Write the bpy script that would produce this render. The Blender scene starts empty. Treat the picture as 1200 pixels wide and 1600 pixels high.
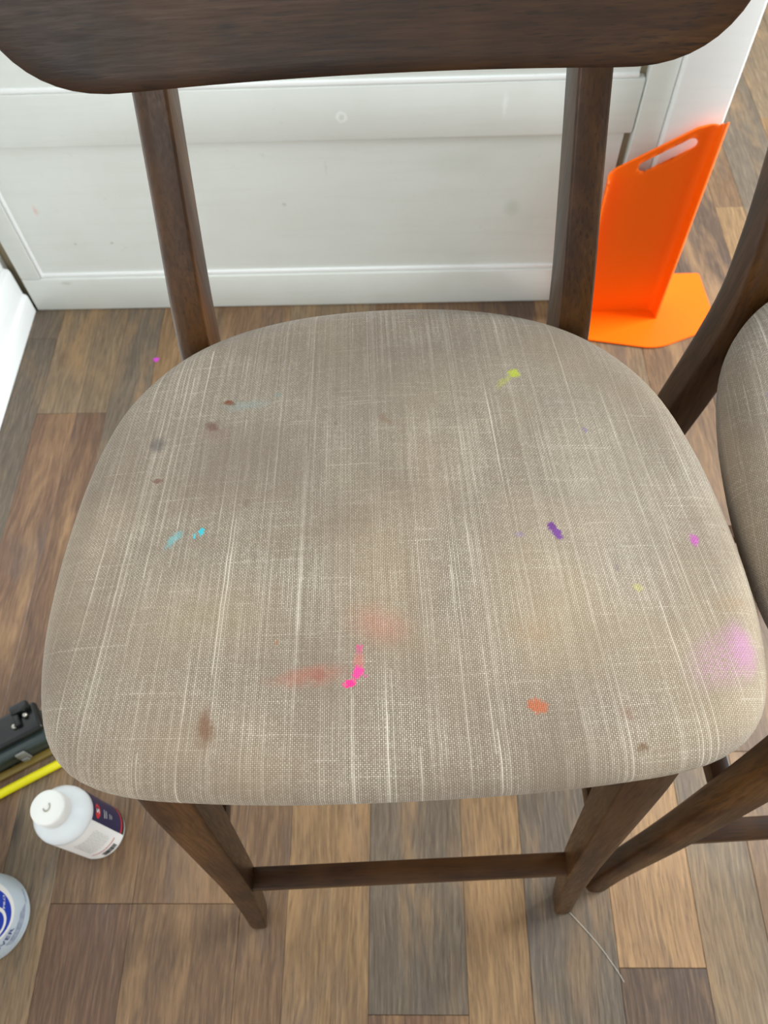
import bpy, bmesh, math, random
from mathutils import Vector, Matrix
C = bpy.context.scene.collection
scn = bpy.context.scene
PI = math.pi

# ------------------------------------------------------------------ camera
PIT, ROLL, YAW, FPX, H = 1.04024249, -0.05675086, 0.05154217, 1241.387, 1.25
fw = Vector((0, math.cos(PIT), -math.sin(PIT))); rt = Vector((1, 0, 0)); up = rt.cross(fw)
c_, s_ = math.cos(ROLL), math.sin(ROLL)
r2 = c_*rt + s_*up; u2 = -s_*rt + c_*up
Zr = Matrix.Rotation(YAW, 3, 'Z')
r2 = Zr @ r2; u2 = Zr @ u2; fw = Zr @ fw
cam_d = bpy.data.cameras.new('camera'); cam = bpy.data.objects.new('camera', cam_d); C.objects.link(cam)
m = Matrix((r2, u2, -fw)).transposed().to_4x4(); m.translation = Vector((0, 0, H))
cam.matrix_world = m
cam_d.sensor_fit = 'VERTICAL'; cam_d.sensor_height = 36; cam_d.lens = FPX/1600*36
cam_d.clip_start = 0.01
cam_d.dof.use_dof = True; cam_d.dof.focus_distance = 0.56; cam_d.dof.aperture_fstop = 12
scn.camera = cam
# ------------------------------------------------------------------ world and lights
w = bpy.data.worlds.new('room_light'); scn.world = w; w.use_nodes = True
w.node_tree.nodes['Background'].inputs[0].default_value = (0.95, 1.0, 0.98, 1)
w.node_tree.nodes['Background'].inputs[1].default_value = 0.36
def area(name, loc, target, sx, sy, power, col):
    l = bpy.data.lights.new(name, 'AREA'); l.shape = 'RECTANGLE'; l.size = sx; l.size_y = sy
    l.energy = power; l.color = col
    o = bpy.data.objects.new(name, l); C.objects.link(o); o.location = loc
    o.rotation_euler = (Vector(target)-Vector(loc)).to_track_quat('-Z', 'Y').to_euler()
    return o
area('window_light_right', (2.9, 1.25, 1.9), (0.2, 0.5, 0.5), 1.6, 1.5, 145, (0.90, 0.97, 1.0))
area('fill_light_behind', (-0.9, -2.6, 2.0), (0.0, 0.6, 0.4), 2.0, 1.4, 28, (0.98, 0.98, 0.96))  # added fill lamp behind the camera for faces turned that way
scn.view_settings.view_transform = 'Standard'; scn.view_settings.look = 'None'
scn.view_settings.exposure = 0.85; scn.view_settings.gamma = 1; scn.view_settings.use_curve_mapping = False

# ------------------------------------------------------------------ node helpers
class NT:
    def __init__(s, name):
        s.m = bpy.data.materials.new(name); s.m.use_nodes = True; s.t = s.m.node_tree
        s.b = s.t.nodes['Principled BSDF']
    def n(s, typ, **kw):
        nd = s.t.nodes.new(typ)
        for k, v in kw.items(): setattr(nd, k, v)
        return nd
    def l(s, a, b): s.t.links.new(a, b)
    def setin(s, nd, i, v):
        if v is None: return
        if hasattr(v, 'is_linked') or isinstance(v, bpy.types.NodeSocket): s.l(v, nd.inputs[i])
        else: nd.inputs[i].default_value = v
    def math(s, op, a, b=None, c=None, clamp=False):
        nd = s.n('ShaderNodeMath', operation=op, use_clamp=clamp)
        s.setin(nd, 0, a); s.setin(nd, 1, b); s.setin(nd, 2, c); return nd.outputs[0]
    def vmath(s, op, a, b=None):
        nd = s.n('ShaderNodeVectorMath', operation=op); s.setin(nd, 0, a); s.setin(nd, 1, b); return nd.outputs[0]
    def noise(s, vec, scale, detail=3, rough=.5, dist=0, col=False, dim='3D'):
        nd = s.n('ShaderNodeTexNoise', noise_dimensions=dim); s.setin(nd, 'Vector', vec)
        nd.inputs['Scale'].default_value = scale; nd.inputs['Detail'].default_value = detail
        nd.inputs['Roughness'].default_value = rough; nd.inputs['Distortion'].default_value = dist
        return nd.outputs['Color' if col else 'Fac']
    def mapping(s, vec, scale=(1,1,1), loc=(0,0,0), rot=(0,0,0)):
        nd = s.n('ShaderNodeMapping'); s.setin(nd, 0, vec)
        nd.inputs['Location'].default_value = loc; nd.inputs['Rotation'].default_value = rot; nd.inputs['Scale'].default_value = scale
        return nd.outputs[0]
    def ramp(s, fac, stops):
        nd = s.n('ShaderNodeValToRGB'); s.setin(nd, 0, fac); e = nd.color_ramp.elements
        while len(e) < len(stops): e.new(.5)
        for i, (p, c) in enumerate(stops):
            e[i].position = p; e[i].color = (c if isinstance(c, tuple) else (c, c, c)) + ((1,) if not isinstance(c, tuple) or len(c) == 3 else ())
        return nd.outputs[0]
    def mix(s, fac, a, b, mode='MIX'):
        nd = s.n('ShaderNodeMix', data_type='RGBA', blend_type=mode)
        s.setin(nd, 0, fac); s.setin(nd, 6, a if not isinstance(a, tuple) else a+(1,)*(4-len(a))); s.setin(nd, 7, b if not isinstance(b, tuple) else b+(1,)*(4-len(b)))
        return nd.outputs[2]
    def bump(s, h, strength, dist):
        nd = s.n('ShaderNodeBump'); s.setin(nd, 'Height', h); nd.inputs['Strength'].default_value = strength; nd.inputs['Distance'].default_value = dist
        s.l(nd.outputs[0], s.b.inputs['Normal'])
    def objc(s): return s.n('ShaderNodeTexCoord').outputs['Object']
    def col(s, v): s.setin(s.b, 'Base Color', v if not isinstance(v, tuple) else v+(1,)*(4-len(v)))
    def rough(s, v): s.setin(s.b, 'Roughness', v)

def srgb(r, g, b):
    f = lambda v: ((v/255+.055)/1.055)**2.4 if v > 10 else v/255/12.92
    return (f(r), f(g), f(b))

def plain(name, col, rough=.5, **kw):
    t = NT(name); t.col(col); t.rough(rough)
    for k, v in kw.items(): t.b.inputs[k.replace('_', ' ')].default_value = v
    return t.m

# ------------------------------------------------------------------ materials
def wood_mat(name, axis, dark, mid, light, rough=.34):
    t = NT(name); oc = t.objc()
    sc = [9, 9, 9]; sc[axis] = 1.1
    v = t.mapping(oc, scale=tuple(sc))
    big = t.noise(v, 2.2, 4, .55, .6)
    sf = [120, 120, 120]; sf[axis] = 6
    fine = t.noise(t.mapping(oc, scale=tuple(sf)), 3, 3, .6, .2)
    sp = [260, 260, 260]; sp[axis] = 22
    pore = t.noise(t.mapping(oc, scale=tuple(sp)), 2, 2, .5)
    blotch = t.noise(oc, 14, 2, .5)
    c = t.ramp(big, [(.28, dark), (.5, mid), (.74, light)])
    c = t.mix(t.ramp(fine, [(.35, .55), (.62, 0.0)]), c, dark)
    c = t.mix(t.ramp(pore, [(.32, .55), (.42, 0.0)]), c, tuple(x*.35 for x in dark))
    c = t.mix(t.ramp(blotch, [(.45, 0.0), (.75, .35)]), c, light)
    t.b.inputs['Specular IOR Level'].default_value = .28
    t.col(c); t.rough(t.ramp(fine, [(.3, rough+.1), (.7, rough)]))
    t.bump(t.math('ADD', fine, pore), .12, .0006)
    return t.m
WD, WM, WL = srgb(30, 14, 3), srgb(58, 33, 12), srgb(90, 58, 25)
wood_z = wood_mat('walnut_stain_vertical_grain', 2, WD, WM, WL)
wood_x = wood_mat('walnut_stain_cross_grain', 0, WD, WM, WL)
wood_y = wood_mat('walnut_stain_side_grain', 1, WD, WM, WL)

def spot_group():
    g = bpy.data.node_groups.new('spot', 'ShaderNodeTree')
    I = g.interface
    for n, ty in (('Vector', 'NodeSocketVector'), ('Center', 'NodeSocketVector'), ('Angle', 'NodeSocketFloat'), ('Size', 'NodeSocketVector'),
                  ('Soft', 'NodeSocketFloat'), ('Strength', 'NodeSocketFloat'), ('Base', 'NodeSocketColor'), ('Colour', 'NodeSocketColor')):
        I.new_socket(n, in_out='INPUT', socket_type=ty)
    I.new_socket('Color', in_out='OUTPUT', socket_type='NodeSocketColor')
    N = g.nodes; L = g.links.new
    gi = N.new('NodeGroupInput'); go = N.new('NodeGroupOutput')
    sub = N.new('ShaderNodeVectorMath'); sub.operation = 'SUBTRACT'; L(gi.outputs['Vector'], sub.inputs[0]); L(gi.outputs['Center'], sub.inputs[1])
    rot = N.new('ShaderNodeVectorRotate'); rot.rotation_type = 'Z_AXIS'; L(sub.outputs[0], rot.inputs['Vector']); L(gi.outputs['Angle'], rot.inputs['Angle'])
    div = N.new('ShaderNodeVectorMath'); div.operation = 'MULTIPLY'; L(rot.outputs[0], div.inputs[0]); L(gi.outputs['Size'], div.inputs[1])
    ln = N.new('ShaderNodeVectorMath'); ln.operation = 'LENGTH'; L(div.outputs[0], ln.inputs[0])
    mr = N.new('ShaderNodeMapRange'); mr.interpolation_type = 'SMOOTHSTEP'; L(ln.outputs['Value'], mr.inputs[0])
    a = N.new('ShaderNodeMath'); a.operation = 'SUBTRACT'; a.inputs[0].default_value = 1; L(gi.outputs['Soft'], a.inputs[1])
    b = N.new('ShaderNodeMath'); b.operation = 'ADD'; b.inputs[0].default_value = 1; L(gi.outputs['Soft'], b.inputs[1])
    L(a.outputs[0], mr.inputs[1]); L(b.outputs[0], mr.inputs[2]); mr.inputs[3].default_value = 1; mr.inputs[4].default_value = 0
    mu = N.new('ShaderNodeMath'); mu.operation = 'MULTIPLY'; L(mr.outputs[0], mu.inputs[0]); L(gi.outputs['Strength'], mu.inputs[1])
    mx = N.new('ShaderNodeMix'); mx.data_type = 'RGBA'; L(mu.outputs[0], mx.inputs[0]); L(gi.outputs['Base'], mx.inputs[6]); L(gi.outputs['Colour'], mx.inputs[7])
    L(mx.outputs[2], go.inputs[0])
    return g
SPOT = spot_group()

# spots: local x, y on the seat (metres), half sizes, angle, softness, strength, colour   (filled by spot())
def fabric_mat(name, spots, tint=1.0):
    t = NT(name)
    uv = t.n('ShaderNodeUVMap'); uv.uv_map = 'weave'
    sep = t.n('ShaderNodeSeparateXYZ'); t.l(uv.outputs[0], sep.inputs[0]); u, v = sep.outputs[0], sep.outputs[1]
    wob = t.noise(uv.outputs[0], 60, 2, .5, col=True)
    wv = t.vmath('SCALE', t.vmath('SUBTRACT', wob, (.5, .5, .5))); wv.node.inputs['Scale'].default_value = .0011
    uvw = t.vmath('ADD', uv.outputs[0], wv)
    s2 = t.n('ShaderNodeSeparateXYZ'); t.l(uvw, s2.inputs[0]); uu, vv = s2.outputs[0], s2.outputs[1]
    P = .00128
    tu = t.math('DIVIDE', uu, P); tv = t.math('DIVIDE', vv, P*.92)
    iu = t.math('FLOOR', tu); iv = t.math('FLOOR', tv)
    # plain weave: warp shows where (iu+iv) is even
    par = t.math('MODULO', t.math('ABSOLUTE', t.math('ADD', iu, iv)), 2.0)
    fu = t.math('SUBTRACT', t.math('FRACT', tu), .5); fv = t.math('SUBTRACT', t.math('FRACT', tv), .5)
    du = t.math('MULTIPLY', fu, fu); dv = t.math('MULTIPLY', fv, fv)
    hA = t.math('SUBTRACT', 1.0, t.math('ADD', t.math('MULTIPLY', du, 3.6), t.math('MULTIPLY', dv, 1.6)), clamp=True)
    hB = t.math('SUBTRACT', .72, t.math('ADD', t.math('MULTIPLY', du, 1.6), t.math('MULTIPLY', dv, 3.2)), clamp=True)
    hmix = t.n('ShaderNodeMix', data_type='FLOAT'); t.l(par, hmix.inputs[0]); t.l(hA, hmix.inputs[2]); t.l(hB, hmix.inputs[3]); h = hmix.outputs[0]
    # each thread has its own tone; slubs run along it for a while
    comb = t.n('ShaderNodeCombineXYZ'); t.l(iu, comb.inputs[0]); t.l(t.math('MULTIPLY', v, 9), comb.inputs[1])
    thr = t.noise(comb.outputs[0], 1.0, 2, .6)
    comb2 = t.n('ShaderNodeCombineXYZ'); t.l(t.math('MULTIPLY', u, 16), comb2.inputs[0]); t.l(iv, comb2.inputs[1])
    thr2 = t.noise(comb2.outputs[0], 1.0, 2, .6)
    wn = t.n('ShaderNodeTexWhiteNoise', noise_dimensions='2D')
    cw = t.n('ShaderNodeCombineXYZ'); t.l(iu, cw.inputs[0]); t.l(t.math('FLOOR', t.math('ADD', t.math('MULTIPLY', v, 5.0), t.math('MULTIPLY', t.math('SINE', t.math('MULTIPLY', iu, 12.9898)), 43.7))), cw.inputs[1]); t.l(cw.outputs[0], wn.inputs[0])
    slub = t.math('MULTIPLY', t.ramp(wn.outputs[0], [(.94, 0.), (.985, 1.)]), t.ramp(thr, [(.36, 0.), (.62, 1.)]))
    wn2 = t.n('ShaderNodeTexWhiteNoise', noise_dimensions='2D')
    cw2 = t.n('ShaderNodeCombineXYZ'); t.l(iv, cw2.inputs[1]); t.l(t.math('FLOOR', t.math('ADD', t.math('MULTIPLY', u, 26), t.math('MULTIPLY', t.math('SINE', t.math('MULTIPLY', iv, 12.9898)), 43.7))), cw2.inputs[0]); t.l(cw2.outputs[0], wn2.inputs[0])
    slub2 = t.math('MULTIPLY', t.math('MULTIPLY', t.ramp(wn2.outputs[0], [(.90, 0.), (.97, 1.)]), t.ramp(thr2, [(.4, 0.), (.65, 1.)])), t.math('MULTIPLY', t.math('POWER', h, 1.4), .8))
    lo, hi = srgb(96*tint, 78*tint, 60*tint), srgb(212*tint, 197*tint, 176*tint)
    c = t.mix(t.ramp(h, [(.15, 0.), (.95, 1.)]), lo, hi)
    c = t.mix(t.math('MULTIPLY', t.ramp(thr, [(.32, 0.5), (.5, 0.)]), .7), c, srgb(136*tint, 117*tint, 98*tint))
    c = t.mix(t.math('MULTIPLY', t.ramp(thr2, [(.35, 0.5), (.52, 0.)]), .7), c, srgb(140*tint, 122*tint, 103*tint))
    c = t.mix(t.math('MULTIPLY', t.ramp(thr, [(.55, 0.), (.72, .5)]), .6), c, srgb(218, 206, 188))
    c = t.mix(t.math('MULTIPLY', slub, .46), c, srgb(226, 214, 196))
    c = t.mix(t.math('MULTIPLY', slub2, .9), c, srgb(222, 210, 192))
    cell = t.n('ShaderNodeTexWhiteNoise', noise_dimensions='2D'); cc = t.n('ShaderNodeCombineXYZ'); t.l(iu, cc.inputs[0]); t.l(iv, cc.inputs[1]); t.l(cc.outputs[0], cell.inputs[0])
    c = t.mix(t.ramp(cell.outputs[0], [(0., .14), (.4, 0.)]), c, lo)
    c = t.mix(t.ramp(cell.outputs[0], [(.7, 0.), (1., .14)]), c, srgb(232, 220, 202))
    tw = t.n('ShaderNodeTexWhiteNoise', noise_dimensions='1D'); t.l(iu, tw.inputs['W'])
    c = t.mix(t.ramp(tw.outputs[0], [(0., .15), (.35, 0.)]), c, lo)
    c = t.mix(t.ramp(tw.outputs[0], [(.72, 0.), (1., .12)]), c, srgb(226, 214, 196))
    oc = t.objc()
    # old water marks and soiling
    st = t.noise(oc, 9, 4, .6, .4)
    c = t.mix(t.ramp(st, [(.42, 0.), (.66, .55)]), c, srgb(116, 98, 80))
    st2 = t.noise(t.mapping(oc, loc=(3, 1, 0)), 5, 3, .55)
    c = t.mix(t.ramp(st2, [(.5, 0.), (.75, .35)]), c, srgb(186, 160, 122))
    nz = t.noise(oc, 420, 2, .6, col=True); nv = t.vmath('SCALE', t.vmath('SUBTRACT', nz, (.5, .5, .5))); nv.node.inputs['Scale'].default_value = .006
    nb = t.noise(oc, 55, 3, .6, col=True); nbv = t.vmath('SCALE', t.vmath('SUBTRACT', nb, (.5, .5, .5))); nbv.node.inputs['Scale'].default_value = .010
    vec_s = t.vmath('ADD', oc, nv); vec_b = t.vmath('ADD', vec_s, nbv)
    speck = t.ramp(h, [(.2, .35), (.7, 1.)])
    grit = t.math('MULTIPLY', speck, t.ramp(t.noise(oc, 700, 2, .7), [(.42, .12), (.58, 1.)]))
    for (x, y, sx, sy, ang, soft, stg, col) in spots:
        g = t.n('ShaderNodeGroup'); g.node_tree = SPOT
        t.l(vec_b if max(sx, sy) > .007 else vec_s, g.inputs['Vector'])
        g.inputs['Center'].default_value = (x, y, 0); g.inputs['Angle'].default_value = ang
        g.inputs['Size'].default_value = (1/sx, 1/sy, 0); g.inputs['Soft'].default_value = soft
        t.setin(g, 'Strength', t.math('MULTIPLY', grit if sx*sy > 2e-4 and col[0] > col[1]*1.5 else speck, stg) if stg < .95 else stg)
        t.l(c, g.inputs['Base']); g.inputs['Colour'].default_value = tuple(v*.82 for v in col)+(1,)
        c = g.outputs[0]
    t.col(c); t.rough(.93)
    try: t.b.inputs['Sheen Weight'].default_value = .12; t.b.inputs['Sheen Roughness'].default_value = .5
    except Exception: pass
    hh = t.math('ADD', h, t.math('MULTIPLY', slub, .7))
    t.bump(t.math('ADD', hh, t.math('MULTIPLY', t.noise(oc, 40, 2, .5), .6)), .55, .0007)
    return t.m

def floor_mat():
    t = NT('wood_look_vinyl_plank'); oc = t.objc(); oi = t.n('ShaderNodeObjectInfo')
    off = t.n('ShaderNodeCombineXYZ'); r = t.math('MULTIPLY', oi.outputs['Random'], 37.0); t.l(r, off.inputs[0]); t.l(r, off.inputs[1]); t.l(r, off.inputs[2])
    p = t.vmath('ADD', oc, off.outputs[0])
    warp = t.noise(p, 5, 3, .5, col=True); wv = t.vmath('SCALE', t.vmath('SUBTRACT', warp, (.5, .5, .5))); wv.node.inputs['Scale'].default_value = .022
    q = t.vmath('ADD', p, wv)
    grain = t.noise(t.mapping(q, scale=(60, 2.6, 1)), 2.6, 8, .72, .3)
    fine = t.noise(t.mapping(q, scale=(330, 14, 1)), 2.0, 3, .65)
    # growth rings seen as long arches
    wav = t.n('ShaderNodeTexWave', wave_type='BANDS', bands_direction='X'); t.l(t.mapping(q, scale=(1, .16, 1)), wav.inputs[0])
    wav.inputs['Scale'].default_value = 34; wav.inputs['Distortion'].default_value = 11; wav.inputs['Detail'].default_value = 3; wav.inputs['Detail Scale'].default_value = 1.6
    patch = t.noise(t.mapping(p, scale=(9, 2.8, 1)), 1.5, 4, .6, .5)
    patch2 = t.noise(t.mapping(p, loc=(9, 4, 0), scale=(14, 3.5, 1)), 1.2, 3, .6, .5)
    base = oi.outputs['Color']
    dark = t.mix(1.0, base, (.56, .50, .46), 'MULTIPLY')
    light = t.mix(1.0, base, (1.32, 1.30, 1.24), 'MULTIPLY')
    c = t.mix(t.ramp(grain, [(.3, 0.), (.7, 1.)]), dark, light)
    c = t.mix(t.math('MULTIPLY', wav.outputs['Fac'], .5), c, dark)
    c = t.mix(t.ramp(patch, [(.52, 0.), (.74, .5)]), c, srgb(84, 76, 74))
    c = t.mix(t.ramp(patch2, [(.5, 0.), (.7, .55)]), c, srgb(158, 122, 84))
    c = t.mix(t.ramp(fine, [(.32, .6), (.48, 0.)]), c, srgb(58, 44, 34))
    c = t.mix(t.ramp(fine, [(.58, 0.), (.74, .25)]), c, srgb(186, 160, 126))
    # knots
    vo = t.n('ShaderNodeTexVoronoi', feature='F1'); t.l(t.mapping(q, scale=(7.5, 2.6, 1)), vo.inputs['Vector']); vo.inputs['Scale'].default_value = 1.0
    kn = t.math('MULTIPLY', t.ramp(vo.outputs['Distance'], [(.03, 1.), (.13, 0.)]), t.ramp(vo.outputs['Color'], [(.35, 0.), (.4, .85)]))
    c = t.mix(kn, c, srgb(44, 32, 26))
    t.col(c); t.rough(t.ramp(grain, [(.3, .52), (.7, .40)]))
    t.b.inputs['Specular IOR Level'].default_value = .5
    t.bump(t.math('ADD', grain, t.math('MULTIPLY', fine, .7)), .22, .0006)
    return t.m
vinyl = floor_mat()

def paint_mat(name, col, dirt, rough=.42, spots=()):
    t = NT(name); oc = t.objc()
    a = t.noise(oc, 5, 4, .6); b = t.noise(oc, 60, 3, .6); s = t.noise(t.mapping(oc, scale=(2, 2, 28)), 3, 3, .6)
    c = t.mix(t.ramp(a, [(.45, 0.), (.75, .3)]), col, dirt)
    c = t.mix(t.ramp(s, [(.5, 0.), (.8, .22)]), c, dirt)
    c = t.mix(t.ramp(b, [(.68, 0.), (.80, .30)]), c, tuple(x*.75 for x in dirt))
    if spots:
        sx = t.n('ShaderNodeSeparateXYZ'); t.l(oc, sx.inputs[0]); cx = t.n('ShaderNodeCombineXYZ'); t.l(sx.outputs[0], cx.inputs[0]); t.l(sx.outputs[2], cx.inputs[1])
        nn = t.noise(oc, 160, 2, .6, col=True); nv = t.vmath('SCALE', t.vmath('SUBTRACT', nn, (.5, .5, .5))); nv.node.inputs['Scale'].default_value = .008
        vec = t.vmath('ADD', cx.outputs[0], nv)
        for (x, y, sx_, sy_, soft, stg, cl) in spots:
            g = t.n('ShaderNodeGroup'); g.node_tree = SPOT; t.l(vec, g.inputs['Vector']); g.inputs['Center'].default_value = (x, y, 0)
            g.inputs['Size'].default_value = (1/sx_, 1/sy_, 0); g.inputs['Soft'].default_value = soft; g.inputs['Strength'].default_value = stg
            t.l(c, g.inputs['Base']); g.inputs['Colour'].default_value = cl+(1,); c = g.outputs[0]
    t.col(c); t.rough(rough); t.bump(t.math('ADD', b, s), .12, .0006)
    return t.m
cream = paint_mat('antique_white_paint', srgb(222, 225, 220), srgb(202, 203, 192), spots=[(-.698, .251, .003, .009, .8, .4, srgb(226, 150, 140)), (-.576, .171, .003, .003, .6, .5, srgb(120, 120, 110)), (-.651, .170, .003, .003, .6, .3, srgb(120, 120, 110)),
    (-.220, .253, .004, .003, .6, .4, srgb(150, 150, 138)), (-.099, .431, .009, .010, .3, .7, srgb(244, 246, 244)), (-.099, .431, .005, .006, .3, .8, srgb(214, 217, 210)),
    (.211, .234, .012, .016, .8, .35, srgb(176, 186, 170)), (-.702, .077, .010, .004, .7, .4, srgb(170, 166, 150)), (-.135, .330, .002, .012, .8, .3, srgb(180, 176, 164)), (.10, .335, .05, .02, .9, .25, srgb(190, 192, 178)), (.175, .445, .004, .018, .6, .5, srgb(240, 242, 238))])
white = paint_mat('lit_white_paint', srgb(240, 241, 240), srgb(226, 226, 224))  # whiter than the cream; carries lit-face brightness on post and beads
gapm = plain('gap_beige', srgb(150, 138, 112), .8)  # darker beige of the wall body, seen in the gaps

# ------------------------------------------------------------------ mesh helpers
def mesh_obj(name, bm, mat, parent=None, smooth=True, angle=35):
    me = bpy.data.meshes.new(name); bm.normal_update(); bm.to_mesh(me); bm.free()
    if mat: me.materials.append(mat)
    o = bpy.data.objects.new(name, me); C.objects.link(o)
    if parent: o.parent = parent
    if smooth:
        for p in me.polygons: p.use_smooth = True
        try: me.set_sharp_from_angle(angle=math.radians(angle))
        except Exception: pass
    return o
def empty(name, loc=(0, 0, 0), rz=0):
    o = bpy.data.objects.new(name, None); C.objects.link(o); o.location = loc; o.rotation_euler = (0, 0, rz); o.empty_display_size = .05
    return o
def tag(o, label=None, cat=None, group=None, kind=None):
    if label: o['label'] = label
    if cat: o['category'] = cat
    if group: o['group'] = group
    if kind: o['kind'] = kind
    return o
def box(bm, x0, x1, y0, y1, z0, z1, bev=0, seg=1):
    r = bmesh.ops.create_cube(bm, size=1)
    for v in r['verts']:
        v.co = Vector(((x0+x1)/2+v.co.x*(x1-x0), (y0+y1)/2+v.co.y*(y1-y0), (z0+z1)/2+v.co.z*(z1-z0)))
    if bev:
        es = list({e for v in r['verts'] for e in v.link_edges})
        bmesh.ops.bevel(bm, geom=es, offset=bev, segments=seg, affect='EDGES', profile=.5)
def boxo(name, mat, parent, *a, bev=0, seg=1):
    bm = bmesh.new(); box(bm, *a, bev=bev, seg=seg); return mesh_obj(name, bm, mat, parent, smooth=bev > 0)
def bridge(bm, A, B, closed=True):
    n = len(A)
    for i in range(n if closed else n-1):
        j = (i+1) % n; bm.faces.new((A[i], A[j], B[j], B[i]))
def loft(bm, rings, cap0=True, cap1=True):
    R = [[bm.verts.new(p) for p in r] for r in rings]
    for a, b in zip(R, R[1:]): bridge(bm, a, b)
    if cap0: bm.faces.new(list(reversed(R[0])))
    if cap1: bm.faces.new(R[-1])
    bmesh.ops.recalc_face_normals(bm, faces=bm.faces)
    return R
def rrect(hx, hy, rp, rm, n=5):
    """rounded rectangle, corner radius rp on the +x side and rm on the -x side"""
    pts = []
    for cx, cy, r, a0 in ((1, 1, rp, 0), (-1, 1, rm, 90), (-1, -1, rm, 180), (1, -1, rp, 270)):
        for k in range(n):
            a = math.radians(a0 + 90*k/(n-1)); pts.append((cx*(hx-r)+r*math.cos(a), cy*(hy-r)+r*math.sin(a)))
    return pts
def limb(bm, path, sx, cap=True):
    """path: (x, y, z, hx, hy, r_outer, r_inner); outer side is away from the stool axis (sign sx)"""
    rings = []
    for (x, y, z, hx, hy, ro, ri) in path:
        ring = [Vector((sx*(x+px), y+py, z)) for px, py in rrect(hx, hy, ro, ri)]
        if sx < 0: ring.reverse()
        rings.append(ring)
    loft(bm, rings)
def smooth_path(keys, n):
    """Catmull-Rom through key tuples, parameterised by index"""
    out = []
    K = [keys[0]]+list(keys)+[keys[-1]]
    for i in range(1, len(K)-2):
        for j in range(n):
            t = j/n; p0, p1, p2, p3 = K[i-1], K[i], K[i+1], K[i+2]
            out.append(tuple(.5*(2*b+(c-a)*t+(2*a-5*b+4*c-d)*t*t+(-a+3*b-3*c+d)*t**3) for a, b, c, d in zip(p0, p1, p2, p3)))
    out.append(tuple(keys[-1])); return out
def revolve(bm, prof, n=48, cx=0, cy=0):
    rings = []
    for r, z in prof:
        rings.append([Vector((cx+r*math.cos(2*PI*i/n), cy+r*math.sin(2*PI*i/n), z)) for i in range(n)])
    loft(bm, rings)
def patch(name, mat, parent, r, a0, a1, z0, z1, n=24, zr=None):
    """thin printed film on a cylinder; angles in degrees"""
    bm = bmesh.new(); A = []; B = []; m_ = max(2, int(abs(a1-a0)/4)+1)
    for i in range(m_+1):
        a = math.radians(a0+(a1-a0)*i/m_)
        A.append(bm.verts.new((r*math.cos(a), r*math.sin(a), z0))); B.append(bm.verts.new((r*math.cos(a), r*math.sin(a), z1)))
    for i in range(m_): bm.faces.new((A[i], A[i+1], B[i+1], B[i]))
    return mesh_obj(name, bm, mat, parent)
def wrap_text(name, txt, mat, parent, r, a_deg, z, size):
    """lettering wrapped on a cylinder, upright, reading left to right seen from outside"""
    cu = bpy.data.curves.new(name, 'FONT'); cu.body = txt; cu.size = size; cu.align_x = 'CENTER'; cu.align_y = 'CENTER'; cu.resolution_u = 2
    o = bpy.data.objects.new(name, cu); C.objects.link(o)
    dg = bpy.context.evaluated_depsgraph_get(); dg.update()
    me = bpy.data.meshes.new_from_object(o.evaluated_get(dg)); bpy.data.objects.remove(o)
    bm = bmesh.new(); bm.from_mesh(me); bmesh.ops.triangulate(bm, faces=bm.faces)
    for v in bm.verts:
        a = math.radians(a_deg)+v.co.x/r; v.co = Vector((r*math.cos(a), r*math.sin(a), z+v.co.y))
    bpy.data.meshes.remove(me)
    return mesh_obj(name, bm, mat, parent, smooth=False)

# ------------------------------------------------------------------ floor
fl = boxo('floor', plain('floor_underlay', srgb(92, 76, 62), .6), None, -1.6, 4.2, -2.6, 5.0, -.06, -.0035)
tag(fl, kind='structure')
TAN, BRN, GRY, DRK, BLU, RED, LTN = (srgb(138, 110, 78), srgb(116, 90, 66), srgb(124, 106, 84), srgb(88, 70, 58), srgb(104, 92, 79), srgb(110, 82, 62), srgb(160, 127, 92))
seams = [-.83, -.733, -.652, -.592, -.514, -.396, -.240, -.174, -.057, .077, .163, .283, .400, .490, .608, .725, .790, .905, 1.02, 1.14, 1.25, 1.32, 1.44, 1.56, 1.68, 1.80]
joints = {0: .25, 1: .97, 2: .97, 3: .55, 4: .09, 5: .09, 6: .62, 7: .80, 8: -.043, 9: .40, 10: .7, 11: .012, 12: .62, 13: .30, 14: .86}
tones = {(4, 0): RED, (5, 0): BRN, (4, 1): BRN, (5, 1): BRN, (6, 0): BRN, (7, 0): TAN, (8, 1): BLU, (8, 0): RED, (9, 0): TAN, (10, 0): BLU,
         (11, 1): LTN, (11, 0): DRK, (12, 0): GRY, (13, 0): BRN, (1, 0): RED, (1, 1): GRY, (2, 0): RED, (2, 1): GRY, (0, 0): BLU, (3, 0): GRY, (0, 1): BLU, (3, 1): BLU, (1, 2): BLU, (2, 2): GRY}
rnd = random.Random(4)
def plank_mesh(wd, ln):
    bm = bmesh.new(); box(bm, 0, wd, 0, ln, -.0035, 0, bev=.0006); me = bpy.data.meshes.new('plank'); bm.to_mesh(me); bm.free(); me.materials.append(vinyl); return me
for i in range(len(seams)-1):
    x0, x1 = seams[i]+.0002, seams[i+1]-.0002
    L = .92; y = joints.get(i, rnd.uniform(0, .9)) - 3*L
    k = -2
    while y < 3.7:
        a, b = max(y, -1.3), min(y+L, 3.8)
        if b > -1.25:
            o = bpy.data.objects.new('plank', plank_mesh(x1-x0, b-a-.0005)); C.objects.link(o); o.parent = fl
            o.location = (x0, a, 0)
            cb = tones.get((i, k), rnd.choice([TAN, BRN, GRY, DRK, BLU, BRN, GRY]))
            j = rnd.uniform(.93, 1.07); o.color = (cb[0]*j, cb[1]*j, cb[2]*j, 1)
        y += L; k += 1

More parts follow.
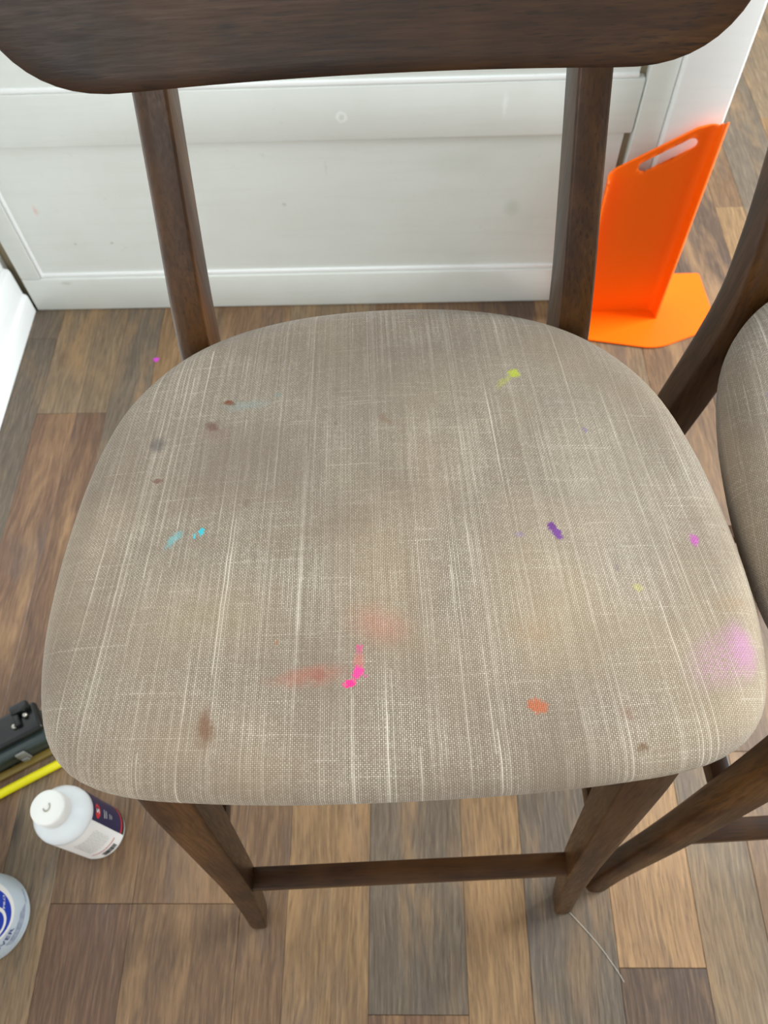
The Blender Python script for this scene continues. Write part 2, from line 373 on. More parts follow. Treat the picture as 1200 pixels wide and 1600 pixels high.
# ------------------------------------------------------------------ back wall (cabinet-style panelled half wall)
WY = 1.255
wb = boxo('wall_back', gapm, None, -.85, .54, WY+.016, WY+.60, 0, 1.06); tag(wb, kind='structure')
# recessed panels
boxo('panel', cream, wb, -.749, .388, WY+.006, WY+.017, .090, .3865, bev=.001)
boxo('panel', cream, wb, -.749, .388, WY+.006, WY+.017, .484, 1.02, bev=.001)
boxo('rail', cream, wb, -.793, .400, WY-.004, WY+.017, .0012, .088, bev=.0025, seg=2)
boxo('rail', cream, wb, -.749, .399, WY-.001, WY+.017, .388, .484, bev=.0025, seg=2)
boxo('rail', cream, wb, -.793, .400, WY-.004, WY+.017, .96, 1.06, bev=.0025, seg=2)
# little bead on the lower rails; its white paints in the lit ledge
for z in (.088, .484):
    bm = bmesh.new(); box(bm, -.749, .388, WY+.0005, WY+.008, z, z+.009, bev=.003, seg=2); mesh_obj('bead', bm, white, wb)
boxo('stile', cream, wb, -.793, -.752, WY-.004, WY+.017, .0885, .9595, bev=.0025, seg=2)
boxo('bead', white, wb, -.7515, -.746, WY-.001, WY+.012, .089, .9595, bev=.002, seg=2)  # white strip puts the stile edge's highlight into the colour
boxo('stile', cream, wb, .4005, .447, WY-.006, WY+.017, .0012, 1.06, bev=.0025, seg=2)
cap = boxo('trim_1', white, None, .4475, .541, WY-.022, WY+.60, .001, 1.06, bev=.004, seg=3); tag(cap, kind='structure')  # whiter than the stile: the post's brighter light is put into the colour
shelf_cap = boxo('trim_2', white, None, -.85, .56, WY-.04, WY+.62, 1.0605, 1.085, bev=.004, seg=2); tag(shelf_cap, kind='structure')
# left wall and its stepped baseboard
wl = boxo('wall_left', white, None, -.93, -.818, -.9, WY+.014, .001, 2.3); tag(wl, kind='structure')
bbm = bmesh.new()
prof = [(-.8175, .001), (-.797, .001), (-.797, .044), (-.799, .049), (-.804, .052), (-.8045, .112), (-.807, .119), (-.8175, .122)]
loft(bbm, [[Vector((x, y, z)) for x, z in prof] for y in (-.9, WY-.0055)])
bl = mesh_obj('baseboard_left', bbm, white, None, angle=50); tag(bl, kind='structure')

# ------------------------------------------------------------------ stool
SEAT = [(0, .216), (.04, .2145), (.075, .210), (.11, .201), (.14, .188), (.165, .171), (.187, .148), (.204, .122), (.216, .092), (.225, .055), (.231, .015),
        (.2345, -.025), (.2350, -.065), (.2315, -.100), (.224, -.127), (.211, -.146), (.192, -.158), (.165, -.1655), (.125, -.1700), (.08, -.1730), (.04, -.1742), (0, -.1745)]
def outline(n=160):
    P = SEAT + [(-x, y) for x, y in SEAT[-2:0:-1]]
    K = len(P); dense = []
    for i in range(K):
        p0, p1, p2, p3 = (Vector(P[(i+d) % K]) for d in (-1, 0, 1, 2))
        for j in range(12):
            t = j/12; dense.append(.5*(2*p1+(p2-p0)*t+(2*p0-5*p1+4*p2-p3)*t*t+(-p0+3*p1-3*p2+p3)*t**3))
    # resample by arc length
    L = [0]
    for a, b in zip(dense, dense[1:]+dense[:1]): L.append(L[-1]+(b-a).length)
    out = []; k = 0
    for i in range(n):
        s = L[-1]*i/n
        while L[k+1] < s: k += 1
        t = (s-L[k])/(L[k+1]-L[k]); out.append(dense[k].lerp(dense[(k+1) % len(dense)], t))
    return out
def seat_mesh():
    O = outline(); n = len(O)
    N = []
    for i in range(n):
        d = (O[(i+1) % n]-O[i-1]).normalized(); N.append(Vector((-d.y, d.x)))      # left normal
    if N[0].dot(-O[0]) < 0: N = [-v for v in N]                                   # inwards
    ctr = Vector((0, .01))
    prof = []                                                                      # (inset, z) from the underside outwards and up
    prof += [(.030, .7345), (.012, .735), (.005, .738)]
    for k in range(0, 6):
        a = math.radians(-60+60*k/5); prof.append((.0075*(1-math.cos(a)), .756+.019*math.sin(a)))
    for k in range(1, 11):
        a = math.radians(90*k/10); prof.append((.032*(1-math.cos(a)), .756+.0215*math.sin(a)))
    zt = prof[-1][1]; crown = .009
    rings = []; 
    for d, z in prof: rings.append([Vector((*(O[i]+N[i]*d), z)) for i in range(n)])
    base = [O[i]+N[i]*.032 for i in range(n)]
    for s in (.94, .86, .76, .64, .5, .36, .22, .1):
        rings.append([Vector((*(ctr+(base[i]-ctr)*s), zt+crown*(1-s*s))) for i in range(n)])
    bm = bmesh.new(); R = [[bm.verts.new(p) for p in r] for r in rings]
    for a, b in zip(R, R[1:]): bridge(bm, a, b)
    cv = bm.verts.new((ctr.x, ctr.y, zt+crown))
    for i in range(n): bm.faces.new((R[-1][i], R[-1][(i+1) % n], cv))
    bm.faces.new(list(reversed(R[0])))
    bmesh.ops.recalc_face_normals(bm, faces=bm.faces)
    # weave coordinates: walk outwards from the centre so the cloth drapes over the edge without stretching
    uvw = {cv: Vector((ctr.x, ctr.y))}
    for i in range(n):
        prev = cv; q = Vector((ctr.x, ctr.y)); rr = [R[k][i] for k in range(len(R)-1, -1, -1)]
        for kk, v in enumerate(rr):
            dv = v.co-prev.co; pl = Vector((dv.x, dv.y))
            dirn = (-N[i]) if kk >= 9 else (pl.normalized() if pl.length > 1e-9 else -N[i])
            q = q+dirn*dv.length; uvw[v] = q.copy(); prev = v
    lay = bm.loops.layers.uv.new('weave')
    for f in bm.faces:
        for lp in f.loops:
            q = uvw[lp.vert]; lp[lay].uv = (q.x*(1+.65*(q.y+.17))+5.37, q.y*(1+.25*abs(q.x))+5)
    return bm

def make_stool(seat_mat):
    root = empty('counter_stool')
    st = mesh_obj('seat', seat_mesh(), seat_mat, root, angle=80)
    # wooden seat base under the cushion
    O = outline(72); bm = bmesh.new()
    loft(bm, [[Vector((p.x*s, p.y*s, z)) for p in O] for s, z in ((.80, .722), (.86, .7225), (.865, .734), (.80, .7342))]); mesh_obj('seat_base', bm, wood_x, root)
    # aprons (front, back, sides)
    boxo('apron', wood_x, root, -.145, .145, -.1575, -.139, .680, .722, bev=.002, seg=2)
    boxo('apron', wood_x, root, -.139, .139, .172, .192, .672, .722, bev=.002, seg=2)
    for s in (-1, 1):
        boxo('apron', wood_y, root, min(s*.146, s*.166), max(s*.146, s*.166), -.128, .176, .676, .7215, bev=.002, seg=2)
    for s in (-1, 1):
        # front leg: flat inner face, rounded outer side, tapering to the floor
        bm = bmesh.new()
        limb(bm, smooth_path([(.2150, -.184, .0015, .0115, .0120, .0085, .003), (.2145, -.184, .004, .0130, .0135, .010, .003), (.2060, -.1755, .10, .0145, .0145, .011, .003), (.1880, -.1655, .30, .0165, .0155, .0125, .003),
                  (.1755, -.1550, .50, .0185, .0165, .0135, .003), (.1670, -.1450, .66, .0205, .0175, .0145, .003), (.1620, -.1395, .7335, .0200, .018, .015, .003)], 5), s)
        mesh_obj('leg', bm, wood_z, root, angle=50)
        # rear leg running up into the back post
        keys = [(.214, .262, .0015, .0145, .0155, .011, .003), (.200, .243, .20, .0155, .018, .012, .003), (.180, .215, .50, .0170, .021, .013, .003), (.1610, .206, .70, .0150, .024, .013, .003),
                (.1565, .2160, .78, .0140, .0245, .0130, .0025), (.1530, .2450, .865, .0132, .0230, .0125, .0025), (.1500, .2760, .95, .0130, .0210, .0120, .0025), (.1480, .306, 1.04, .0130, .016, .012, .003), (.1470, .325, 1.09, .0125, .0145, .0115, .003)]
        bm = bmesh.new(); limb(bm, smooth_path(keys, 6), s); mesh_obj('leg', bm, wood_z, root, angle=50)
    # stretchers
    def stretcher(p, q, hw, hh, mat):
        p = Vector(p); q = Vector(q); d = (q-p).normalized(); side = d.cross(Vector((0, 0, 1))).normalized(); upv = side.cross(d)
        bm = bmesh.new(); rr = rrect(hw, hh, .0015, .0015, 3)
        loft(bm, [[c0+side*a+upv*b for a, b in rr] for c0 in (p, q)]); return mesh_obj('stretcher', bm, mat, root)
    stretcher((-.174, -.165, .297), (.174, -.165, .297), .0115, .0095, wood_x)
    stretcher((-.186, .236, .235), (.186, .236, .235), .0105, .0095, wood_x)
    for s in (-1, 1): stretcher((s*.178, -.150, .46), (s*.184, .205, .46), .0095, .0105, wood_y)
    # curved backrest board
    W, HT, RC = .236, .20, .085
    tl = math.atan(.36); up_ = Vector((0, math.sin(tl), math.cos(tl))); nr = Vector((0, math.cos(tl), -math.sin(tl)))
    pts = []
    for cx, cz, a0 in ((W-RC, HT-RC, 0), (-(W-RC), HT-RC, 90), (-(W-RC), RC, 180), (W-RC, RC, 270)):
        for k in range(14):
            a = math.radians(a0+90*k/13)
            ca, sa = math.cos(a), math.sin(a)
            e = .80
            pts.append((cx+RC*math.copysign(abs(ca)**e, ca), cz+RC*math.copysign(abs(sa)**e, sa)))
    # fill straight runs
    full = []
    for i, p in enumerate(pts):
        q = pts[(i+1) % len(pts)]; full.append(p); d = math.hypot(q[0]-p[0], q[1]-p[1])
        if d > .02:
            m_ = int(d/.012)
            for k in range(1, m_): full.append((p[0]+(q[0]-p[0])*k/m_, p[1]+(q[1]-p[1])*k/m_))
    def pos(x, z, t):
        y = .2265 - .016*(x/W)**2 + t
        # bottom edge bows very slightly
        return Vector((x, y, .956)) + up_*z + nr*0 - Vector((0, .0, 0))
    def shrink(f, d): return [(x-math.copysign(min(d, abs(x)), x)*(abs(x)/W), z+(d if z < HT/2 else -d)*abs(z-HT/2)/(HT/2)) for x, z in f]
    bm = bmesh.new(); T = .023
    # grid-filled front and back so the curve stays smooth
    def cap_rows(t, d, flip):
        f = shrink(full, d); rows = []
        cx0 = [x for x, z in f]
        return f
    layers = [(0.0, .0035), (.001, .001), (.0035, 0), (T-.0035, 0), (T-.001, .001), (T, .0035)]
    R = []
    for t, d in layers: R.append([bm.verts.new(pos(x, z, t)) for x, z in shrink(full, d)])
    for a, b in zip(R, R[1:]): bridge(bm, a, b)
    for ring, t, d in ((R[0], 0, .0035), (R[-1], T, .0035)):
        f = shrink(full, d); prev = ring
        for s in (.92, .8, .62, .42, .2):
            cur = [bm.verts.new(pos(x*s, HT/2+(z-HT/2)*s, t)) for x, z in f]; bridge(bm, prev, cur); prev = cur
        cv = bm.verts.new(pos(0, HT/2, t))
        for i in range(len(prev)): bm.faces.new((prev[i], prev[(i+1) % len(prev)], cv))
    bmesh.ops.recalc_face_normals(bm, faces=bm.faces)
    br = mesh_obj('backrest', bm, wood_x, root, angle=60)
    return root, br

exec_spots = []
S2 = srgb
TO = math.radians
SP = [ # x, y, half sizes, angle, softness, strength, colour
#SPOTS#
 (-0.0586, -0.1045, 0.0191, 0.0051, -0.06, 0.8, 0.55, S2(196, 110, 92)),
 (-0.0132, -0.0725, 0.0155, 0.0104, 0.30, 0.8, 0.42, S2(214, 120, 104)),
 (-0.0516, -0.1038, 0.0040, 0.0030, 0.04, 0.7, 0.5, S2(150, 70, 60)),
 (-0.0262, -0.0959, 0.0030, 0.0050, 0.04, 0.6, 0.6, S2(232, 110, 110)),
 (-0.1561, -0.0673, 0.0240, 0.0334, 0.04, 0.9, 0.2, S2(190, 170, 130)),
 (-0.0087, -0.0387, 0.0250, 0.0490, 0.04, 0.9, 0.3, S2(196, 166, 122)),
 (-0.1117, -0.0602, 0.0330, 0.0221, 0.04, 0.9, 0.25, S2(206, 182, 140)),
 (0.1977, -0.1037, 0.0197, 0.0130, -0.49, 0.8, 0.6, S2(222, 150, 200)),
 (0.2110, -0.0963, 0.0070, 0.0133, 0.04, 0.8, 0.6, S2(216, 140, 196)),
 (0.0893, 0.1202, 0.0085, 0.0028, -0.74, 0.5, 0.75, S2(196, 198, 70)),
 (0.0966, 0.1259, 0.0040, 0.0040, 0.04, 0.35, 1, S2(196, 206, 30)),
 (-0.1493, -0.0035, 0.0071, 0.0028, -0.74, 0.5, 0.7, S2(120, 205, 208)),
 (-0.1352, -0.0021, 0.0010, 0.0020, 0.04, 0.3, 1, S2(80, 196, 205)),
 (-0.1311, 0.0007, 0.0020, 0.0030, 0.04, 0.3, 1, S2(60, 196, 208)),
 (0.1047, -0.0096, 0.0036, 0.0028, 1.03, 0.35, 1, S2(110, 50, 130)),
 (0.1075, -0.0147, 0.0045, 0.0028, 1.15, 0.35, 1, S2(118, 60, 140)),
 (0.1992, -0.0217, 0.0030, 0.0041, 0.04, 0.5, 0.94, S2(206, 70, 186)),
 (0.1412, 0.0699, 0.0010, 0.0022, 0.04, 0.4, 0.8, S2(110, 90, 160)),
 (0.0824, -0.0146, 0.0030, 0.0020, 0.04, 0.6, 0.5, S2(140, 120, 170)),
 (0.1423, -0.0412, 0.0020, 0.0022, 0.04, 0.6, 0.6, S2(110, 95, 110)),
 (0.1537, -0.0558, 0.0030, 0.0020, 0.04, 0.6, 0.6, S2(206, 200, 90)),
 (-0.0328, -0.1097, 0.0041, 0.0022, -0.20, 0.3, 1, S2(255, 50, 140)),
 (-0.0275, -0.1029, 0.0032, 0.0040, 0.37, 0.35, 1, S2(240, 70, 150)),
 (-0.0236, -0.1051, 0.0020, 0.0010, 0.04, 0.5, 0.8, S2(240, 90, 160)),
 (-0.0259, -0.0880, 0.0020, 0.0030, 0.04, 0.4, 0.94, S2(225, 80, 140)),
 (-0.1199, -0.1319, 0.0040, 0.0100, 0.04, 0.7, 0.9, S2(120, 74, 44)),
 (0.0795, -0.1286, 0.0061, 0.0041, 0.21, 0.3, 0.94, S2(206, 100, 50)),
 (0.1384, -0.1542, 0.0030, 0.0020, 0.04, 0.6, 0.9, S2(118, 80, 50)),
 (0.1322, -0.1349, 0.0050, 0.0036, 0.69, 0.8, 0.4, S2(150, 104, 80)),
 (-0.1698, 0.0775, 0.0050, 0.0060, 0.04, 0.6, 0.85, S2(86, 80, 82)),
 (-0.1662, 0.0453, 0.0030, 0.0020, 0.04, 0.5, 0.9, S2(118, 62, 40)),
 (-0.1302, 0.0898, 0.0036, 0.0050, -0.94, 0.5, 0.9, S2(110, 58, 42)),
 (-0.1255, 0.0836, 0.0090, 0.0071, 0.04, 0.8, 0.3, S2(140, 96, 80)),
 (-0.1183, 0.1113, 0.0041, 0.0020, 0.29, 0.3, 1, S2(128, 66, 18)),
 (-0.1054, 0.1087, 0.0140, 0.0040, -0.03, 0.8, 0.35, S2(130, 180, 180)),
 (-0.0820, 0.1157, 0.0030, 0.0020, 0.04, 0.6, 0.4, S2(120, 170, 165)),
 (-0.0383, 0.0848, 0.0010, 0.0020, 0.04, 0.6, 0.6, S2(110, 88, 70)),
 (-0.0022, 0.0862, 0.0050, 0.0022, 0.97, 0.7, 0.55, S2(140, 96, 56)),
 (-0.0360, 0.1147, 0.0050, 0.0032, 0.69, 0.8, 0.3, S2(110, 94, 84)),
 (-0.1012, 0.0214, 0.0020, 0.0030, 0.04, 0.7, 0.5, S2(115, 96, 80)),
 (0.2132, -0.0684, 0.0090, 0.0051, 0.04, 0.8, 0.35, S2(176, 140, 98)),
 (0.0835, -0.0817, 0.0100, 0.0071, 0.04, 0.9, 0.3, S2(178, 134, 92)),
 (0.2227, -0.0127, 0.0010, 0.0010, 0.04, 0.4, 0.8, S2(110, 90, 70)),
 (-0.0776, -0.0817, 0.0010, 0.0020, 0.04, 0.5, 0.8, S2(170, 110, 50)),
 (-0.0866, 0.0568, 0.0781, 0.0321, 0.28, 0.9, 0.35, S2(122, 110, 98)),  # broad rear greys: soiling plus backrest shade put into the cloth colour
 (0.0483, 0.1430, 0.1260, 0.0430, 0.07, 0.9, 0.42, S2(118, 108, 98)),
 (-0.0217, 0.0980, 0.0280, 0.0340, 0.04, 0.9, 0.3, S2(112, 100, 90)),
 (0.1480, 0.0206, 0.0270, 0.0776, 0.04, 0.9, 0.2, S2(222, 206, 182)),
]
fab1 = fabric_mat('stained_shaded_linen', SP, .91)
fab2 = fabric_mat('shaded_linen', [(-.19, .07, .004, .003, 0, .6, .5, S2(120, 110, 150)), (-.17, -.02, .03, .06, 0, .8, .35, S2(128, 112, 92))], .84)  # same linen, darker tint puts the second seat's shade into the cloth
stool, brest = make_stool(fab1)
stool.location = (-.007, .265, 0); stool.rotation_euler = (0, 0, TO(2.5))
tag(stool, 'walnut stool with beige linen seat speckled with pink, purple and cyan paint, in the centre', 'stool', 'counter stools')
def copy_tree(o, parent=None):
    c = o.copy(); C.objects.link(c); c.parent = parent
    for ch in list(o.children): copy_tree(ch, c)
    return c
stool2 = copy_tree(stool)
stool2.location = (.4665, .314, 0); stool2.rotation_euler = (0, 0, TO(3.2))
tag(stool2, 'second walnut stool with shadowed grey-beige seat, cut off by the right edge', 'stool', 'counter stools')
for ch in stool2.children:
    if ch.name.startswith('seat') and not ch.name.startswith('seat_base'):
        ch.material_slots[0].link = 'OBJECT'; ch.material_slots[0].material = fab2
bm = bmesh.new(); bmesh.ops.create_uvsphere(bm, u_segments=8, v_segments=6, radius=.0012)
for v in bm.verts: v.co.x *= .6
sp = mesh_obj('paint_speck', bm, plain('white_speck', (.9, .9, .88), .5), brest); sp['label'] = 'tiny white paint speck'; sp.location = (.0, .2440, 1.004)

# ------------------------------------------------------------------ orange plastic stand
def orange_mat():
    t = NT('orange_plastic'); t.col(srgb(255, 104, 0)); t.rough(.42); t.b.inputs['Specular IOR Level'].default_value = .3
    t.b.inputs['Subsurface Weight'].default_value = .08; t.b.inputs['Subsurface Radius'].default_value = (.02, .006, .002); t.b.inputs['Subsurface Scale'].default_value = .5
    return t.m
orange = orange_mat()
os_ = empty('plastic_stand', (.40, 1.18, 0)); tag(os_, 'bright orange plastic stand with oblong handle slot, upright against the white post', 'plastic stand')
def orange_panel():
    # plan curve: left edge rolled forward, flat, right edge rolled forward; s -> (x,y)
    bm = bmesh.new(); T = .003
    xL, xR, yF = .362-.40, .528-.40, 1.218-1.18
    plan = []
    for k in range(7):
        a = math.radians(180-90*k/6); plan.append((xL+.016+.016*math.cos(a), yF-.016+.016*math.sin(a)))
    plan.insert(0, (xL-.002, yF-.030))
    nflat = 26
    x0, x1 = plan[-1][0], xR-.016
    for k in range(1, nflat): plan.append((x0+(x1-x0)*k/nflat, yF))
    for k in range(7):
        a = math.radians(90-90*k/6); plan.append((xR-.016+.016*math.cos(a), yF-.016+.016*math.sin(a)))
    plan.append((xR+.002, yF-.028))
    zt = lambda x: .352+(x-(.384-.40))/(.505-.384)*.075 if x < .495-.40 else .352+(.495-.384)/(.505-.384)*.075+(x-(.495-.40))*.25
    # slot: capsule parallel to the sloping top
    sl = Vector((.505-.384, .075)).normalized(); ca = Vector((.430-.40, .350)); cb = Vector((.500-.40, .393)); rs = .0105
    ca = Vector((.424-.40, .349)); cb = Vector((.492-.40, .3915))
    nz = 60
    verts = {}
    cols = len(plan)
    # rows: fraction of height, dense at the top
    rows = [0, .1, .2, .3, .4, .5, .6, .68, .74]+[.76+.24*k/24 for k in range(25)]
    def sd(p):
        ab = cb-ca; t = max(0, min(1, (p-ca).dot(ab)/ab.dot(ab))); return (p-(ca+ab*t)), ca+ab*t
    grid = []
    for r in rows:
        row = []
        for i, (x, y) in enumerate(plan):
            z = .0045+(zt(x)+(.006 if i >= cols-3 else 0)+(.012 if i == cols-1 else 0)-.0045)*r
            row.append([x, y, z])
        grid.append(row)
    # refine columns near the slot
    inside = {}
    for ri, row in enumerate(grid):
        for i, p in enumerate(row):
            d, q = sd(Vector((p[0], p[2])))
            if d.length < rs: inside[(ri, i)] = True
            if rs*.55 < d.length < rs*1.45 and 7 < i < cols-9:
                n_ = q+d.normalized()*rs; p[0], p[2] = n_.x, n_.y; inside.pop((ri, i), None)
    V = [[bm.verts.new(p) for p in row] for row in grid]
    for r in range(len(rows)-1):
        for i in range(cols-1):
            ks = [(r, i), (r, i+1), (r+1, i+1), (r+1, i)]
            ctr = sum((Vector((grid[a][b][0], grid[a][b][2])) for a, b in ks), Vector((0, 0)))/4
            if any(k in inside for k in ks) or sd(ctr)[0].length < rs*.97: continue
            bm.faces.new([V[a][b] for a, b in ks])
    for v in [v for v in bm.verts if not v.link_faces]: bm.verts.remove(v)
    bmesh.ops.recalc_face_normals(bm, faces=bm.faces)
    o = mesh_obj('back_panel', bm, orange, os_, angle=50)
    sm = o.modifiers.new('thick', 'SOLIDIFY'); sm.thickness = T; sm.offset = 0
    bv = o.modifiers.new('round', 'BEVEL'); bv.width = .0008; bv.segments = 2; bv.limit_method = 'ANGLE'; bv.angle_limit = math.radians(60)
    return o
orange_panel()
bm = bmesh.new()
def round_poly(P, rad, n=6):
    out = []; K = len(P)
    for i in range(K):
        a, b, c0 = Vector(P[i-1]), Vector(P[i]), Vector(P[(i+1) % K]); r = rad[i]
        if r == 0: out.append(b); continue
        u = (a-b).normalized(); v = (c0-b).normalized(); p0 = b+u*r; p1 = b+v*r
        for k in range(n+1):
            t = k/n; out.append((1-t)**2*p0+2*t*(1-t)*b+t*t*p1)
    return out
BP = round_poly([(.352, 1.142), (.517, 1.108), (.652, 1.165), (.645, 1.322), (.5455, 1.322), (.5455, 1.2315), (.352, 1.2315)], [.012, .03, .02, .006, .004, 0, .006])
BP = [Vector((p.x-.40, p.y-1.18)) for p in BP]
rings = []
for dz, sc in ((.0010, .992), (.002, 1), (.0035, 1), (.0048, .992)):
    rings.append([Vector((p.x*1-(.10)*0+(p.x-.10)*(sc-1), p.y+(p.y-.01)*(sc-1), dz)) for p in BP])
loft(bm, rings); mesh_obj('base_plate', bm, orange, os_, angle=40)

# ------------------------------------------------------------------ white bottle with navy and white label
navy = plain('navy_print', srgb(30, 34, 74), .35); redp = plain('red_print', srgb(205, 45, 52), .4); blk = plain('black_print', srgb(24, 24, 34), .4)
greyp = plain('grey_print', srgb(150, 150, 150), .5); whp = plain('white_label', srgb(244, 242, 238), .35); wht = plain('white_print', (.95, .95, .95), .4)
def plastic(name, col, sub, rough=.3):
    t = NT(name); t.col(col); t.rough(rough); t.b.inputs['Subsurface Weight'].default_value = sub
    t.b.inputs['Subsurface Radius'].default_value = (.02, .02, .022); t.b.inputs['Subsurface Scale'].default_value = .6
    return t.m
milk = plastic('milky_plastic', srgb(226, 230, 232), .35); capm = plastic('white_cap_plastic', srgb(240, 240, 236), .15, .4)
bt = empty('cleaner_bottle', (-.458, .185, 0)); tag(bt, 'white plastic bottle with flip cap and navy and white label, upright on the floor', 'bottle', None)
R_ = .0375
bm = bmesh.new(); revolve(bm, [(.030, .0012), (.0345, .002), (R_-.0005, .006), (R_, .010), (R_, .150), (R_-.001, .157), (R_-.006, .166), (R_-.013, .173), (.0215, .178), (.0205, .180), (.0205, .184)], 64)
mesh_obj('body', bm, milk, bt, angle=60)
bm = bmesh.new(); revolve(bm, [(.0215, .1795), (.0222, .181), (.0222, .200), (.0214, .2035), (.0195, .205), (.006, .2055)], 48)
cp = mesh_obj('cap', bm, capm, bt, angle=40)
bm = bmesh.new()      # embossed flip mark on the cap
for k in range(9):
    a = math.radians(-150+k*25); x, y = .004*math.cos(a), .0052*math.sin(a); box(bm, x-.0007, x+.0007, y-.0009, y+.0009, .2050, .2064)
mesh_obj('spout_mark', bm, plain('cap_crease', srgb(170, 165, 150), .6), cp)
rl = R_+.0003
lb = patch('label', whp, bt, rl, -100, 62, .012, .147)
patch('label_band', navy, bt, rl+.0002, -8, 62, .022, .145)
patch('label_band', blk, bt, rl+.0002, -8, 62, .012, .0215)
patch('stripe', redp, bt, rl+.0004, -8, 62, .0225, .0275)
patch('stripe', redp, bt, rl+.0003, -78, -20, .040, .0425)
# red round emblem with white letter strokes, partly turned away
bm = bmesh.new(); cvv = []
for k in range(20):
    a = 2*PI*k/20; aa = TO(13)+.0095*math.cos(a)/R_; cvv.append(bm.verts.new(((rl+.0006)*math.cos(aa), (rl+.0006)*math.sin(aa), .127+.010*math.sin(a))))
bm.faces.new(cvv); mesh_obj('emblem', bm, redp, bt)
for tx, a, z, s in (('S', 13, .127, .016),): wrap_text('lettering', tx, wht, bt, rl+.0008, a, z, s)
for k, (z, ww) in enumerate(((.100, 26), (.092, 22), (.078, 14), (.071, 16))):
    wrap_text('lettering', 'IIIIIIIII'[:7-k % 2], wht, bt, rl+.0006, 14, z, .0065 if k < 2 else .004)
bm = bmesh.new()
for k in range(11):                                     # small print block
    z = .120-k*.006
    a = -74
    while a < -24:
        d = rnd.uniform(3, 9); a1 = min(a+d, -22)
        vs = [((rl+.0004)*math.cos(TO(q)), (rl+.0004)*math.sin(TO(q)), zz) for q, zz in ((a, z), (a1, z), (a1, z+.0018), (a, z+.0018))]
        bm.faces.new([bm.verts.new(v) for v in vs]); a = a1+1.4
mesh_obj('small_print', bm, plain('faint_print', srgb(190, 190, 184), .5), bt)
bm = bmesh.new(); a = -62
while a < -30:                                          # barcode
    d = rnd.choice([.8, 1.3, 2.0]); vs = [((rl+.0004)*math.cos(TO(q)), (rl+.0004)*math.sin(TO(q)), zz) for q, zz in ((a, .016), (a+d, .016), (a+d, .033), (a, .033))]
    bm.faces.new([bm.verts.new(v) for v in vs]); a += d+rnd.choice([.7, 1.2])
mesh_obj('barcode', bm, blk, bt)

# ------------------------------------------------------------------ pale jug with blue oval label, mostly out of frame
bluep = plain('blue_print', srgb(12, 62, 178), .35); blued = plain('dark_blue_print', srgb(30, 44, 120), .4)
jg = empty('plastic_jug', (-.594, .070, 0)); tag(jg, 'pale translucent jug with blue oval print, cut off by the left edge', 'jug')
RJ = .058
bm = bmesh.new(); revolve(bm, [(.048, .0012), (.053, .0018), (RJ-.002, .005), (RJ, .011), (RJ, .150), (RJ-.003, .162), (RJ-.012, .180), (RJ-.028, .200), (.018, .212), (.016, .216), (.016, .226)], 72)
mesh_obj('body', bm, plastic('pale_blue_plastic', srgb(205, 218, 228), .4), jg, angle=60)
bm = bmesh.new(); revolve(bm, [(.0175, .217), (.0185, .2185), (.0185, .240), (.017, .2425), (.005, .243)], 40); mesh_obj('cap', bm, capm, jg, angle=40)
def oval(name, mat, r, a, z, ra, rz, n=48, hole=None):
    bm = bmesh.new()
    P = lambda k, fa, fz: (r*math.cos(TO(a)+fa*math.cos(2*PI*k/n)/RJ), r*math.sin(TO(a)+fa*math.cos(2*PI*k/n)/RJ), z+fz*math.sin(2*PI*k/n))
    rings = []
    fr = [0.001, .2, .4, .6, .8, 1] if hole is None else [hole, (1+hole)/2, 1]
    for f in fr: rings.append([bm.verts.new(P(k, ra*f, rz*f)) for k in range(n)])
    for A_, B_ in zip(rings, rings[1:]): bridge(bm, A_, B_)
    bmesh.ops.recalc_face_normals(bm, faces=bm.faces)
    return mesh_obj(name, bm, mat, jg)
AZ = -2
oval('label', whp, RJ+.0003, AZ, .112, .046, .052)
oval('label_oval', bluep, RJ+.0005, AZ-4, .112, .036, .044)
oval('ring', whp, RJ+.0007, AZ-12, .108, .022, .030, hole=.78)
wrap_text('lettering', 'PRO', wht, jg, RJ+.0008, AZ+17, .094, .009)
wrap_text('lettering', 'OVER', blued, jg, RJ+.0006, AZ-30, .052, .015)
for k, z in enumerate((.040, .0345, .029)):
    wrap_text('small_print', 'llinillihilnillilihnillilnihlllinli'[k:26+k*3], blued, jg, RJ+.0006, AZ-12+3*k, z, .006)
wrap_text('small_print', 'nillihinllinil', blued, jg, RJ+.0006, AZ+30, .024, .005)
wrap_text('small_print', '____________', blued, jg, RJ+.0006, AZ-22, .022, .006)

# ------------------------------------------------------------------ black case and yellow tube on the left
blackp = plain('black_plastic', srgb(22, 24, 24), .25); grn = plain('smoky_plastic', srgb(52, 62, 60), .2); lat = plain('grey_plastic', srgb(130, 128, 124), .3)
ol = plain('amber_edge', srgb(122, 100, 44), .35); stl = plain('brushed_steel', srgb(190, 185, 175), .3, Metallic=.9)
ang = math.atan2(.036, .064)
cs = empty('tool_case', (-.603, .317, 0), ang); tag(cs, 'glossy black plastic case with grey latch, half hidden behind the stool seat', 'case')
bm = bmesh.new(); box(bm, -.20, .045, -.028, .030, .0035, .040, bev=.006, seg=3); mesh_obj('body', bm, grn, cs)
bm = bmesh.new(); box(bm, -.20, .047, -.014, .034, .0402, .056, bev=.006, seg=3); mesh_obj('lid', bm, blackp, cs)
bm = bmesh.new(); box(bm, -.20, .043, -.040, -.0285, .0012, .008, bev=.002, seg=2); mesh_obj('edge_strip', bm, ol, cs)
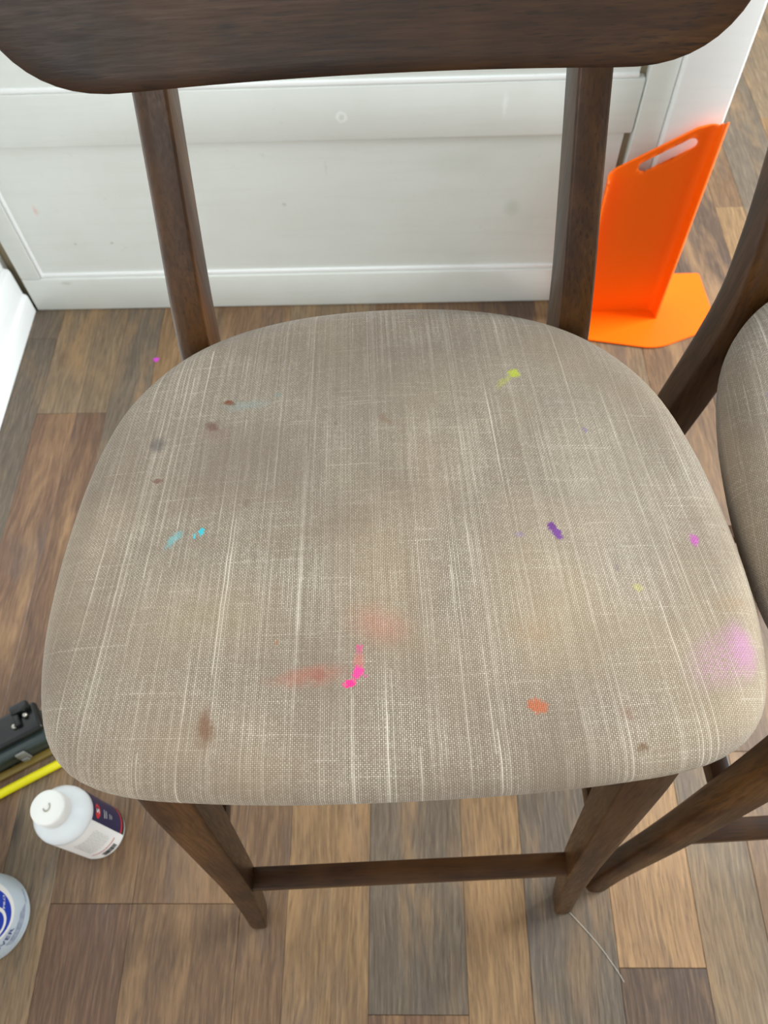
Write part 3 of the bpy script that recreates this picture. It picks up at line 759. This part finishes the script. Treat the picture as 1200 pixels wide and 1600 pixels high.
bm = bmesh.new(); box(bm, -.007, .008, -.033, -.0285, .012, .044, bev=.002, seg=2); box(bm, -.004, .005, -.036, -.033, .016, .028, bev=.001)
mesh_obj('latch', bm, lat, cs)
bm = bmesh.new(); box(bm, .012, .022, .002, .030, .0565, .066, bev=.003, seg=2); box(bm, .012, .040, .020, .036, .0565, .070, bev=.004, seg=2); mesh_obj('handle', bm, blackp, cs)
bm = bmesh.new(); bmesh.ops.create_uvsphere(bm, u_segments=14, v_segments=10, radius=.0042); q = mesh_obj('rivet', bm, stl, cs); q.location = (.010, .006, .0600)
q2 = q.copy(); C.objects.link(q2); q2.location = (.030, .0145, .062)

def tube(name, pts, r, mat, n=14):
    bm = bmesh.new(); P = [Vector(p) for p in smooth_path(pts, 8)]; rings = []
    for i, p in enumerate(P):
        d = (P[min(i+1, len(P)-1)]-P[max(i-1, 0)]).normalized(); s = d.cross(Vector((0, 0, 1))).normalized(); u = s.cross(d)
        rings.append([p+s*r*math.cos(2*PI*k/n)+u*r*math.sin(2*PI*k/n) for k in range(n)])
    loft(bm, rings); return mesh_obj(name, bm, mat)
yt = tube('yellow_tube', [(-.765, .150, .0078), (-.70, .190, .0078), (-.625, .236, .0078), (-.539, .284, .0078), (-.45, .332, .0078), (-.38, .369, .0078)], .0068, plain('yellow_rubber', srgb(235, 222, 10), .42))
tag(yt, 'bright yellow tube lying on the floor in front of the black case', 'tube')
# magenta paint drop on the floor
bm = bmesh.new(); bmesh.ops.create_uvsphere(bm, u_segments=16, v_segments=8, radius=.006)
for v in bm.verts: v.co.z *= .12; v.co.x *= 1+.25*math.sin(3*math.atan2(v.co.y, v.co.x))
pd = mesh_obj('paint_drop', bm, plain('magenta_paint', srgb(190, 60, 180), .4)); pd.location = (-.512, 1.105, .0009)
tag(pd, 'small magenta paint drop on the floor behind the left post of the centre stool', 'paint drop')
hr = tube('thread', [(.218, .085, .0009), (.243, .058, .0012), (.262, .035, .0008), (.280, .008, .0012), (.287, -.005, .0008)], .0003, plain('pale_fibre', srgb(196, 190, 178), .6), 6)
tag(hr, 'pale thread lying on the floor by the front right foot of the centre stool', 'thread')
